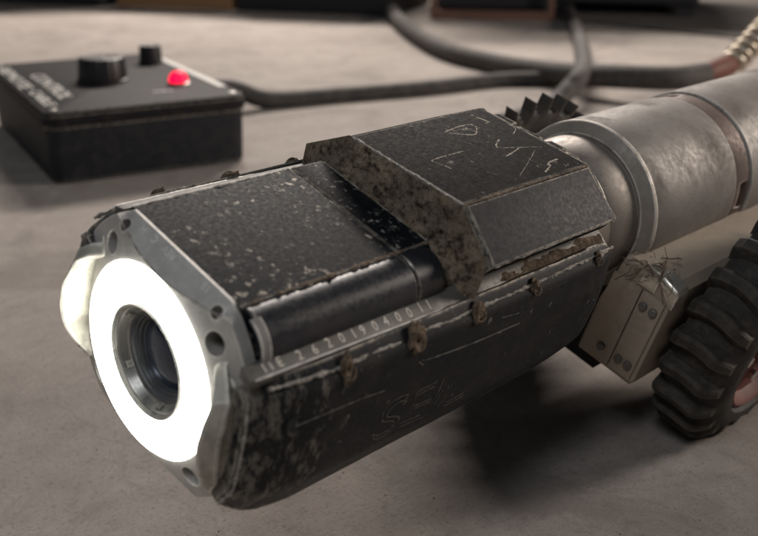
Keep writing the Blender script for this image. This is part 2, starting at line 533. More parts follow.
# stamped letters on the sloped facet: read towards the far side, tops to the front
f0, f1 = Vector((0, 0, 37.0)), Vector((8, 0, 43.7))
dn = (f0 - f1).normalized()
nrm = Vector((-(f1 - f0).z, 0, (f1 - f0).x)).normalized()
st = MB(L)
for txt, a0 in (('15', -19.0), ('REV', 0.5), ('C', 11.0), ('H', 17.5)):
    vs_, fs = text_mesh(txt, 3.9, 0.06)
    st.add([tuple(f1 + dn * (1.2 + 0 + (2.8 - (2.8 - v[1]))) + Vector((0, a0 + v[0], 0)) + nrm * (0.10 + v[2])) for v in vs_], fs)
st.build('stamped_letters', 'engraved_faint', capo, smooth=0, fix=False)

# ring light and lens
led = MB(L)
led.lathe_x([(2.0, 22.2), (-0.5, 22.4), (-1.4, 23.2), (-2.3, 26), (-2.6, 29), (-2.3, 32), (-1.4, 35.0), (-0.4, 35.8), (1.5, 35.9)])
led.build('ring_light', 'led_diffuser', crawler)
lens = MB(L)
lens.lathe_x([(1.5, 22.1), (-0.6, 21.9), (-1.2, 21.3), (-0.9, 20.6), (0.4, 20.3), (0.6, 19.6), (2.0, 18.7), (3.6, 17.7), (3.8, 17.2), (5.5, 17.0), (14, 16.6), (22, 16.6)])
lenso = lens.build('lens_barrel', 'lens_ring_alloy', crawler, 22)
lb = MB(L)
lb.lathe_x([(3.9, 17.1), (4.1, 15.9), (5.0, 15.6), (5.2, 14.9), (6.2, 14.6), (6.4, 13.9), (7.6, 13.6), (8.4, 12.6)])
lb.build('inner_ring', 'barrel_black', lenso, 20)
for k in range(5):
    an = 0.5 + k * 2 * PI / 5
    nt_ = MB(L)
    c_, s_ = math.cos(an), math.sin(an)
    pts = []
    for x, r, t in ((1.2, 19.4, -1.3), (1.2, 19.4, 1.3), (3.7, 17.8, 1.3), (3.7, 17.8, -1.3), (1.4, 17.8, -1.1), (1.4, 17.8, 1.1), (3.7, 16.8, 1.1), (3.7, 16.8, -1.1)):
        pts.append((x, r * c_ - t * s_, r * s_ + t * c_))
    nt_.add(pts, [(0, 1, 2, 3), (4, 5, 6, 7), (0, 1, 5, 4), (1, 2, 6, 5), (2, 3, 7, 6), (3, 0, 4, 7)])
    nt_.build('lug', 'lens_ring_alloy', lenso)
gl = MB(L)
gl.lathe_x([(4.6, 0.01), (4.9, 5), (5.7, 9), (7.2, 12.4), (8.0, 13.6)], seg=64)
gl.build('lens_glass', 'lens_glass', lenso, 60)

# head body: two sections with a thin joint, and round corner rails
sec = [(31, 43.3), (38, 36), (44, 28), (44, -28), (31, -43.3), (-31, -43.3), (-44, -28), (-44, 28), (-38, 36), (-31, 43.3)]
bd = MB(L)
bd.prism_x(sec, [(9.0, 1), (80.0, 1)], (False, True))
bd.build('head_shell', 'black_paint', crawler, 30, bevel=0.5)
bd = MB(L)
bd.prism_x(sec, [(80.35, 1.0), (97, 1.0)])
bd.build('head_rear_shell', 'black_paint', crawler, 30, bevel=0.9)
for sg in (-1,):
    for nm, x0, x1 in (('corner_rail', 10.6, 79.8), ('corner_rail_end', 80.3, 95.5)):
        t = MB(L)
        R = 11.6
        end = [(x1 - .8, R), (x1, R - .8), (x1, 0.1)] if nm == 'corner_rail' else [(x1 - 3, R), (x1 - 1.0, R - .6), (x1, R - 2), (x1 + .3, 0.1)]
        t.lathe_x([(x0, 0.1), (x0, R - .4), (x0 + .5, R)] + [(x0 + (x1 - 4 - x0) * k / 4, R) for k in range(1, 5)] + end, sg * 34.4, 31.4, 56)
        t.build(nm, 'gloss_paint', crawler, 28)
    # cap shoulder between cap and rail
    t = MB(L)
    rings = []
    for x in (8.0, 8.4, 12.0, 12.4):
        g = -0.6 if x in (8.4, 12.0) else -1.1
        rings.append([(x, sg * (34.4 + (12.6 + g) * math.cos(an)), 31.4 + (12.6 + g) * math.sin(an)) for an in [PI * 0.42 - k * PI * 0.92 / 24 for k in range(25)]])
    t.loft(rings, False)
    t.build('cap_shoulder', 'shoulder_alloy', crawler, 30)
    # dried dirt caught along the edge of the top face
    d = MB(L)
    pts, rad = [], []
    for k in range(150):
        x = 14 + k * 0.545
        n1 = noise.noise((x * 0.12, sg * 3, 0))
        n2 = noise.noise((x * 0.5, sg * 7, 2))
        pts.append((x, sg * (30.6 + 0.8 * n1), 43.0 + 0.15 * n2))
        rad.append(max(0.12, 0.55 + 0.9 * n1 + 0.5 * n2))
    d.tube(pts, rad, 7, wob=0.5)
    d.build('dirt_seam', 'dry_dirt', crawler, 60)

# neck between head and swivel block, hidden mostly by mud
n_ = MB(L)
n_.lathe_x([(95, 0.1), (95, 38), (108, 38), (108, 0.1)])
n_.build('head_neck', 'crust', crawler)

# swivel block
bsec = [(26.5, 55), (50, 38), (49, 33), (40, 27), (36, -34), (-36, -34), (-40, 27), (-51, 37.5), (-55, 44), (-34, 59.6)]
bk = MB(L)
bk.prism_x(bsec, [(105.5, 1.0), (186.5, 1.0)])
bko = bk.build('swivel_block', 'block_paint', crawler, 30, bevel=0.3)
# plate over the near chamfer, with the paint rubbed to grey
def quadplate(pts, th, name, mat, bev=.5, parent=None):
    P = [Vector(p) for p in pts]
    n = (P[1] - P[0]).cross(P[3] - P[0]).normalized() * th
    q = MB(L)
    q.add([tuple(p) for p in P] + [tuple(p + n) for p in P], [(0, 1, 2, 3), (4, 5, 6, 7), (0, 1, 5, 4), (1, 2, 6, 5), (2, 3, 7, 6), (3, 0, 4, 7)])
    return q.build(name, mat, parent or crawler, 30, bevel=bev)
quadplate([(106.5, -35.3, 58.8), (106.5, -54.8, 44.2), (187.0, -54.8, 44.2), (184.0, -35.3, 58.8)], 1.2, 'side_plate', 'worn_grey_paint', .35, bko)
quadplate([(187.5, -27, 57.0), (187.5, -51, 40), (191.5, -50, 39), (190, -27, 56.0)], 1.4, 'rear_plate', 'block_paint', .3, bko)
for k, (a0, a1, ln) in enumerate(((20, 8, 5.0), (6, -8, 3.6), (-10, -20, 5.2), (-22, -29, 3.2))):
    q = MB(L)
    bb = lambda a: 55 + (26.5 - a) * 4.6 / 60.5
    q.loft([[(186.4, a0, bb(a0) - .3), (186.4 + ln, a0 - .6, bb(a0) - .5), (186.4 + ln, a1 + .6, bb(a1) - .5), (186.4, a1, bb(a1) - .3)],
            [(186.4, a0, bb(a0) - 6), (186.4 + ln, a0 - .6, bb(a0) - 6), (186.4 + ln, a1 + .6, bb(a1) - 6), (186.4, a1, bb(a1) - 6)]], True, (True, True))
    q.build('rear_tab', 'block_paint', bko, 30, bevel=.4)
# crust of dried mud on the front of the block
cr = MB(L)
NU, NV = 90, 60
vs_, fs = [], []
for i in range(NU + 1):
    u = i / NU
    for j in range(NV + 1):
        v = j / NV
        at = 27.5 - u * 61.5
        ab = 50 - u * 105
        bt = 55.3 + (27.5 - at) * 0.072
        t = 1 - v
        # outline: narrow top edge, wide shoulders, down to the neck
        a = at + (ab - at) * min(1, v * 2.3)
        a = max(-53, min(50, a))
        b_ = bt - v * 34 - (abs(a - at) * .06)
        fr = min(1, v * 8) * min(1, u * 12) * min(1, (1 - u) * 12)
        p = Vector((a * .085, b_ * .085, 1.3))
        h = noise.fractal(p * 1.6, 0.9, 2.1, 6)
        h2 = noise.noise(Vector((a * .55, b_ * .55, 4.0)))
        x = 105.2 - fr * (1.2 + 5.5 * v * v + 1.7 * h + 0.55 * h2 + 0.35 * noise.noise(Vector((a * 1.5, b_ * 1.5, 9))))
        vs_.append((x, a, b_))
for i in range(NU):
    for j in range(NV):
        q = i * (NV + 1) + j
        fs.append((q, q + 1, q + NV + 2, q + NV + 1))
cr.add(vs_, fs)
cr.build('mud_crust', 'crust', bko, 60)
# scratched marks on the top of the block
def topb(a):
    return 55 + (26.5 - a) * 4.6 / 60.5 + 0.04
marks = [[(148.0, 14.1), (157.9, 15.7), (163, 15.9), (166.1, 14.9), (166.4, 12.5), (165.2, 10.6), (160.1, 7.2), (155.3, 8.9), (148.0, 14.1)], [(155.5, 13.5), (160, 13.2), (161.5, 11)],
         [(174.8, 22.8), (177.4, 13.5)], [(141.5, -2.3), (130, -2.4), (122.1, -3.0), (123, -7), (124.2, -11.5)], [(166.8, -1.0), (161.2, -3.9), (160.0, -6.8), (168, -9.5), (180.0, -13.9)],
         [(169.6, -10.2), (163, -12), (156.4, -13.5)], [(176.8, -24.9), (169.8, -25.5), (167.7, -27.9), (160.9, -30.6)], [(163.7, -20.0), (165.3, -27.0)], [(174.1, -15.1), (147.0, -28.3)],
         [(178.0, 0.4), (184, 4), (184.5, 9.0)], [(118, 18), (126, 12)], [(136, -20), (139, -24)]]
widths = [.34, .2, .4, .28, .28, .3, .34, .12, .09, .3, .12, .16]
mk = MB(L)
for pts, wd in zip(marks, widths):
    sp = smooth_path([(x, a, topb(a)) for x, a in pts], 14)
    sp = [p + Vector((noise.noise(p * 2) * .25, noise.noise(p * 2 + Vector((5, 5, 5))) * .25, 0)) for p in sp]
    rows = []
    for i, p in enumerate(sp):
        t = (sp[min(i + 1, len(sp) - 1)] - sp[max(i - 1, 0)])
        n = Vector((-t.y, t.x, 0)).normalized() * wd * max(.14, .75 + .9 * noise.noise(p * .9) + .6 * noise.noise(p * 2.3))
        rows.append([tuple(p + n), (p.x, p.y, p.z + .05), tuple(p - n)])
    mk.loft(rows, False)
mk.build('scratched_mark', 'scratch_tan', bko, 0, fix=False)

def worn_edge(p0, p1, parent, r=.4, gap=0.0, seed=0, mat='weld', step=.6):
    p0, p1 = Vector(p0), Vector(p1)
    n = max(8, int((p1 - p0).length / step))
    pts, rad = [], []
    for k in range(n + 1):
        p = p0.lerp(p1, k / n)
        q = p * .16 + Vector((seed * 7.1, seed, 0))
        f = .5 + 1.0 * noise.noise(q) + .6 * noise.noise(q * 3.7) - gap
        pts.append(p + Vector((noise.noise(q * 4), noise.noise(q * 4 + Vector((3, 1, 2))), noise.noise(q * 4 + Vector((8, 1, 2))))) * .22)
        rad.append(max(.02, r * min(1.5, f)))
    e = MB(L)
    e.tube(pts, rad, 6, wob=.5)
    return e.build('worn_edge', mat, parent, 60)
worn_edge((105.4, 26.5, 54.9), (105.4, -34, 59.5), bko, .6, -.25, 1)
worn_edge((105.6, -34.6, 59.3), (185, -34.6, 59.3), bko, .62, -.3, 2, 'dry_dirt')
worn_edge((106.4, -35.3, 59.4), (106.4, -55.2, 44.6), bko, .45, -.15, 3)
worn_edge((107, -55.6, 44.6), (186, -55.6, 44.6), bko, .3, .1, 4)
worn_edge((186, -35.5, 59.0), (187, -55.2, 45.0), bko, .35, .0, 5)
worn_edge((106, 26.4, 54.9), (186, 26.4, 54.9), bko, .3, .15, 6)
worn_edge((186.5, 26, 55.0), (186.5, -33, 59.4), bko, .3, .1, 7)
worn_edge((105.2, -41, 54), (105.2, -54, 43.5), bko, .4, .0, 8)
shell = bpy.data.objects['head_shell']
worn_edge((10, 30.8, 43.1), (79, 30.8, 43.1), shell, .55, -.15, 9, 'weld')
worn_edge((80.2, 30.6, 43.35), (80.2, -28, 43.35), shell, .16, .0, 10, 'dry_dirt')
rear = bpy.data.objects['head_rear_shell']
worn_edge((96.6, 30, 43.2), (96.6, -30, 43.2), rear, .5, .1, 11)
worn_edge((81, 30.8, 43.0), (96, 30.8, 43.0), rear, .5, .0, 12)
cap_ = bpy.data.objects['front_cap']
arc = []
for j in range(61):
    ph = math.radians(90 - 36.2 + 72.4 * j / 60)
    r_ = min(52, max(36.8, 28.0 / (math.sin(ph) - .2436)))
    arc.append((0.29 * (r_ - 37) - .02, r_ * math.cos(ph), r_ * math.sin(ph)))
ae = MB(L)
ae.tube(arc, [max(.05, .30 + .3 * noise.noise((p[1] * .35, 3, 3)) + .2 * noise.noise((p[1] * 1.2, 3, 3))) for p in arc], 6)
ae.build('worn_edge', 'weld', cap_, 60)

# ---------------------------------------------------------------- side guards
GSEC = [(-47.0, 34.0), (-53.2, 29.0), (-57.6, 23.5), (-59.6, 10.0), (-60.2, -6.0), (-59.4, -20.0), (-57.8, -24.0), (-50.0, -40.5), (-46, -46)]
def rho(ph):
    """plate section: a nearly flat panel with a hard bevel along the bottom"""
    d = Vector((math.cos(math.radians(ph)), math.sin(math.radians(ph))))
    for (a0, b0), (a1, b1) in zip(GSEC, GSEC[1:]):
        e = (a1 - a0, b1 - b0)
        den = d.x * e[1] - d.y * e[0]
        t = (a0 * e[1] - b0 * e[0]) / den
        u = (a0 * d.y - b0 * d.x) / den
        if -1e-6 <= u <= 1 + 1e-6 and t > 0:
            return t
    return 60.0
def guard(sg):
    near = sg < 0
    def P(x, ph, dr):
        r = rho(ph) + dr
        a = r * math.cos(math.radians(ph))
        return (x, a if near else -a, r * math.sin(math.radians(ph)))
    prof = [(1.5, -9.6), (2.2, -9.0), (3.6, -7.6), (7, -5.4), (12, -3.2), (18, -1.6), (26, -.5)] + [(26 + k * 6.0, 0) for k in range(1, 26)] + [(182, -.2), (188, -.6), (194, -1.5), (199, -3), (202.5, -5)]
    NVV = 44
    out, inn = [], []
    for x, dr in prof:
        lo = 150.5 + max(0, (9 - x) * .35)
        hi = 218 - max(0, (14 - x) * .45)
        if x > 150:
            q = (x - 150) / 53
            hi = 218 - 27 * q ** 2.4
        if x > 190:
            lo += ((x - 190) / 13) ** 2 * 9
        lo += .35 * noise.noise((x * .25, 3, sg))
        hi += .9 * noise.noise((x * .12, 8, sg)) + .4 * noise.noise((x * .6, 8, sg))
        ro, ri = [], []
        for j in range(NVV + 1):
            ph = lo + (hi - lo) * j / NVV
            dn_ = .22 * noise.noise((x * .06, ph * .08, 2 + sg)) + .05 * noise.noise((x * .4, ph * .4, 2))
            ro.append(P(x, ph, dr + dn_))
            ri.append(P(x, ph, dr - 4.5))
        out.append(ro)
        inn.append(ri)
    g = MB(L)
    rings = [o + list(reversed(i)) for o, i in zip(out, inn)]
    g.loft(rings, True, (True, True))
    go = g.build('side_guard', 'guard_paint', crawler, 28)
    fe = MB(L)
    pts = [P(2.6 + .3 * noise.noise((k * .3, sg, 0)), 154 + k * .5, -8.4) for k in range(118)]
    fe.tube(pts, [max(.1, .6 + .6 * noise.noise((k * .11, sg, 4)) + .3 * noise.noise((k * .5, sg, 4))) for k in range(118)], 7, wob=.6)
    fe.build('worn_edge', 'weld', go, 60)
    # bare lip curled in front of the plate
    lip = MB(L)
    rings = []
    for j in range(41):
        ph = 143 + 73 * j / 40
        ring = []
        k = min(1, min(j, 40 - j) / 6)
        k = .12 + .88 * math.sin(PI * min(1, max(0, (j + .5) / 41))) ** .9
        for x, dr in ((6, -19.5), (-3, -18.8), (-8.4, -17.8), (-9.2, -17.2), (-8.8, -16.4), (-4.2, -13.0), (-3.0, -12.8), (-2.6, -13.4), (-2.0, -15.5), (2, -13.5), (6, -14.5)):
            nn = .3 * noise.noise((x * .2, ph * .12, sg))
            xx = 4 + (x - 4) * (k if x < 4 else 1) 
            ring.append(P(xx + nn, ph, dr + .35 * noise.noise((x * .3 + 9, ph * .15, sg))))
        rings.append(ring)
    lip.loft(rings, True, (True, True))
    lip.build('guard_lip', 'worn_lip', go, 22)
    # flat bar with the number
    bar = MB(L)
    rings = []
    for k in range(60):
        x = (1.0 if near else 15.0) + k * (196 - (1 if near else 15)) / 59
        q = k / 59
        ai, ao = 44.6 + .8 * q, 50.2 + 2.4 * q
        bi, bo = 32.2 - 1.0 * q, 30.3 - 3.4 * q
        rings.append([(x, sg * ai, bi), (x, sg * ao, bo), (x, sg * (ao - .2), bo - 3.6), (x, sg * ai, bi - 4)])
    bar.loft(rings, True, (True, True))
    bo_ = bar.build('number_bar', 'strip_steel', go, 30, bevel=.3)
    ed = MB(L)
    pts = []
    for k in range(130):
        x = (3.0 if near else 15.5) + k * (190 - (3 if near else 15.5)) / 129
        q = (x - 1) / 195
        pts.append((x, sg * (50.2 + 2.4 * q + .02 * noise.noise((x * .5, 0, 0))), 30.3 - 3.4 * q - .22))
    ed.tube(pts, [max(.18, .42 + .16 * noise.noise((x_[0] * .2, 4, 1)) + .1 * noise.noise((x_[0] * .9, 4, 1))) * (1 if i < 100 else max(.3, 1 - (i - 100) / 34)) for i, x_ in enumerate(pts)], 7)
    ed.build('rubbed_edge', 'silver_edge', bo_, 60)
    if near:
        tx = MB(L)
        def onbar(u, vv, h):
            x = u
            q = (x - 1) / 195
            ai, ao = 44.6 + .8 * q, 50.2 + 2.4 * q
            bi, bo = 32.2 - 1.0 * q, 30.3 - 3.4 * q
            t = vv / 5.6          # 0 outer edge, 1 inner edge
            return (x, -(ao + (ai - ao) * t), bo + (bi - bo) * t + .05 + h)
        xs = 7.5
        for ch, adv in (('I', 2.4), ('I', 2.6), ('E', 7.0), ('2', 5.4), ('6', 5.6), ('2', 5.0), ('0', 4.8), ('1', 3.6), ('9', 4.8), ('0', 4.8), ('4', 5.0), ('0', 5.0), ('0', 5.0), ('1', 3.7), ('1', 4)):
            v2, f2 = text_mesh(ch, 4.5, 0.04)
            jx, jy = random.uniform(-.15, .15), random.uniform(-.2, .2)
            tx.add([onbar(xs + v[0] + jx, 1.15 + v[1] + jy, v[2]) for v in v2], f2)
            xs += adv * 1.16
        tx.build('stamped_number', 'engraved', bo_, smooth=0, fix=False)
    # dust lying on the rear half of the bar
    ds = MB(L)
    vs2, fs2 = [], []
    for i in range(120):
        x = 96 + i * .83
        for j in range(9):
            t = j / 8
            q = (x - 1) / 195
            ai, ao = 44.6 + .8 * q, 50.2 + 2.4 * q
            bi, bo = 32.2 - 1.0 * q, 30.3 - 3.4 * q
            h = .7 * noise.fractal(Vector((x * .08, j * .3, sg * 2)), .9, 2, 4) * min(1, i / 30) + (-.6 + min(i, 70) / 70 * 0.95)
            h -= .8 * (abs(t - .42) * 1.8) ** 2
            vs2.append((x, sg * (ao + (ai - ao) * t), bo + (bi - bo) * t + h))
    for i in range(119):
        for j in range(8):
            k = i * 9 + j
            fs2.append((k, k + 1, k + 10, k + 9))
    ds.add(vs2, fs2)
    ds.build('dust_layer', 'mud', bo_, 60)
    # rubbed weld bead along the top of the plate
    wl = MB(L)
    pts, rad = [], []
    for k in range(260):
        x = 8 + k * .73
        ph = 153.6 + (1.2 * math.sin(min(1, x / 60) * 1.6)) + .5 * noise.noise((x * .07, sg, 1)) + .3 * noise.noise((x * .4, sg, 5))
        if x > 150:
            ph -= (x - 150) / 50 * 1.2
        pts.append(P(x, ph, -.25 if x > 26 else -.25 - 3.0 * ((26 - x) / 18) ** 1.5))
        rad.append(max(.12, .62 + .75 * noise.noise((x * .13, sg, 2)) + .3 * noise.noise((x * .45, sg, 3))))
    wl.tube(pts, rad, 9, wob=.9)
    wl.build('weld_bead', 'weld', go, 60)
    # fastener lugs clogged with mud
    for i, (x, sz) in enumerate(((37.5, 1.05), (71, 1.2), (105, 1.0), (140, .85), (185, .65))):
        lug = MB(L)
        c = Vector(P(x, 154.6, .2))
        rad_ = Vector((0, c.y, c.z)).normalized()
        tan = Vector((0, rad_.z, -rad_.y)) * (-1 if near else 1)
        if tan.z > 0:
            tan = -tan
        vs3, fs3 = [], []
        nu, nv = 22, 14
        for iu in range(nu):
            for iv in range(nv + 1):
                an, ev = 2 * PI * iu / nu, -PI / 2 + PI * iv / nv
                d = Vector((math.cos(an) * math.cos(ev) * (2.6 + .35 * ((i * 7) % 4)), math.sin(an) * math.cos(ev) * (5.2 - .5 * ((i * 5) % 4)), math.sin(ev) * 1.7))
                k = 1 + .45 * noise.noise(d * .45 + Vector((i * 9, sg * 5, 0))) + .25 * noise.noise(d * 1.3 + Vector((i * 3, 0, 0)))
                hollow = math.exp(-((d.x) ** 2 + (d.y - .6) ** 2) / 1.6) * 1.3 if ev > 0 else 0
                d = d * k * sz
                pp = c + Vector((1, 0, 0)) * d.x + tan * (d.y + 1.2) + rad_ * (d.z - hollow * sz)
                vs3.append(tuple(pp))
        for iu in range(nu):
            for iv in range(nv):
                k2 = ((iu + 1) % nu) * (nv + 1)
                fs3.append((iu * (nv + 1) + iv, k2 + iv, k2 + iv + 1, iu * (nv + 1) + iv + 1))
        lug.add(vs3, fs3)
        # a bent wire loop through it
        loop = [c + Vector((1, 0, 0)) * (2.3 * sz * math.cos(t_) + .4) + tan * (3.6 * sz * math.sin(t_) + 1.6) + rad_ * (1.1 + .5 * math.sin(2 * t_)) for t_ in [k_ * 2 * PI / 20 for k_ in range(18)]]
        lug.tube(loop, .5 * sz, 6)
        lug.build('fastener_lug', 'mud', go, 60)
    if near:
        # letters scratched in outline into the plate
        def onplate(x, b_, h=.06):
            ph = 180.0
            for _ in range(12):
                r = rho(ph)
                ph = 180 - math.degrees(math.asin(max(-1, min(1, b_ / r))))
            return P(x, ph, h + .12)
        strokes = [[(71.7, 1.5), (67.2, 2.1), (62.6, .9), (59.9, -2.2), (61, -6.8), (67.5, -10), (68.4, -13.9), (61.5, -14.3), (57.7, -12)],
                   [(71, -1.0), (67.2, -.4), (64.2, -1.6), (62.4, -3.4), (63.2, -5.6), (69.8, -8.8), (70.8, -14.4), (66, -16.6), (60.5, -16.2), (57.7, -12)], [(71.7, 1.5), (71, -1)],
                   [(73.2, -16.3), (86.8, -17.5)], [(72.8, -14.2), (84, -15.0)], [(78.7, -8.9), (88, -9.4)], [(78.2, -7.2), (87.4, -7.6)], [(76.9, .2), (87.4, .8)], [(77.2, -1.6), (86.6, -1.2)], [(77, -7), (76.9, .2)],
                   [(89.1, -12.2), (91.7, .4)], [(91.4, -13.2), (93.6, -.8)], [(94.7, -15.6), (96.3, -4.6)], [(96.8, -15.6), (98.3, -4.8)], [(99, -17.7), (109.9, -17.1)], [(99.3, -15.6), (109.6, -15.2)]]
        wid = [.22] * len(strokes)
        strokes += [[(75, 16), (78, 14.8), (104, 12.6), (133, 11.8)], [(16, 12.2), (34, 11.4), (46, 10.8), (57, 9.6)], [(26, -10), (25, -18), (27, -26), (33, -31)], [(120, 18.5), (131, 17)], [(76, 13.2), (73.4, 15.4)]]
        wid += [.40, .32, .28, .22, .5]
        sm = MB(L)
        for stt, wd in zip(strokes, wid):
            sp = smooth_path([(x, b_, 0) for x, b_ in stt], 14)
            rows = []
            for i, p in enumerate(sp):
                t = (sp[min(i + 1, len(sp) - 1)] - sp[max(i - 1, 0)])
                n = Vector((-t.y, t.x, 0)).normalized() * wd * max(.05, .65 + .9 * noise.noise(p * .5) + .6 * noise.noise(p * 1.7))
                q0, q1 = p + n, p - n
                rows.append([onplate(q0.x, q0.y), onplate(p.x, p.y, .11), onplate(q1.x, q1.y)])
            sm.loft(rows, False)
        sm.build('scratched_letters', 'engraved_dim', go, smooth=0, fix=False)
        hb = MB(L)
        hc = Vector(P(17.5, 170, -1.55))
        rd = Vector((0, hc.y, hc.z)).normalized()
        tn = Vector((0, rd.z, -rd.y))
        rings = [[tuple(hc + Vector((1, 0, 0)) * r * math.cos(k * PI / 12) + tn * r * math.sin(k * PI / 12) + rd * h) for k in range(24)] for r, h in ((3.9, -.6), (3.7, .45), (3.0, .25), (2.7, -.1), (.1, -.1))]
        hb.loft(rings)
        hb.build('countersunk_bolt', 'hole_black', go)
    return go
guard(-1)
guard(1)

# lower bracket that carries the guards
for sg in (-1, 1):
    q = MB(L)
    q.box(20, 180, min(sg * 43.9, sg * 52), max(sg * 43.9, sg * 52), -12, 12)
    q.build('guard_bracket', 'block_paint', crawler, 30)

# ---------------------------------------------------------------- steel drive body
nk = MB(L)
nk.lathe_x([(170, 0.1), (170, 34.5), (236, 34.5), (240, 36.5), (252, 37.4), (256.0, 37.4), (256.6, 36.6), (256.8, 33)], seg=128)
nk.build('neck_tube', 'neck_steel', crawler, 25)
tb = MB(L)
tb.lathe_x([(263.4, 42), (263.5, 43.9), (264, 44.0), (300, 44.0), (345.4, 44.0), (346.2, 43.4)], seg=128)
tb.build('body_tube', 'tube_steel', crawler, 25)
rm = MB(L)
rm.lathe_x([(263.2, 36), (257.6, 36), (257.4, 38.2), (257.8, 38.8), (260.0, 43.0), (261.2, 44.0), (263.2, 44.15), (263.2, 36)], seg=128)
rm.build('rim_ring', 'rim_steel', crawler, 25)
rb = MB(L)
rb.lathe_x([(346.3, 42), (346.4, 43.1), (347.5, 43.5), (361.5, 43.7), (361.9, 42)], seg=128)
rbo = rb.build('red_band', 'red_band_steel', crawler, 25)
cutters = []
for an in (168, 60, 285):
    c = MB(L)
    ca, sa = math.cos(math.radians(an)), math.sin(math.radians(an))
    base = Vector((354, 43.5 * ca, 43.5 * sa))
    n = Vector((0, ca, sa)); t = Vector((0, -sa, ca))
    rings = []
    for h in (-4, 3):
        ring = []
        for k in range(20):
            th = 2 * PI * k / 20
            ring.append(tuple(base + n * h + Vector((1, 0, 0)) * 2.3 * math.cos(th) + t * (2.3 * math.sin(th) + (5 if math.sin(th) > 0 else -5))))
        rings.append(ring)
    c.loft(rings, True, (True, True))
    cutters.append(c.build('cutter', 'hole_black', crawler))
# close the band into a solid before cutting
rbm = MB(L)
rbm.lathe_x([(346.3, 36), (346.4, 43.1), (347.5, 43.5), (361.5, 43.7), (361.9, 42), (361.9, 36), (346.3, 36)], seg=128)
bpy.data.objects.remove(rbo)
rbo = rbm.build('red_band', 'red_band_steel', crawler, 25)
cut(rbo, cutters)
tb2 = MB(L)
tb2.lathe_x([(362.0, 42), (362.1, 44.3), (362.8, 45.0), (364.2, 45.1), (420, 45.1), (520, 45.1), (620, 45.1), (622, 43), (622, .1)], seg=128)
tb2.build('rear_body_tube', 'tube_steel', crawler, 25)

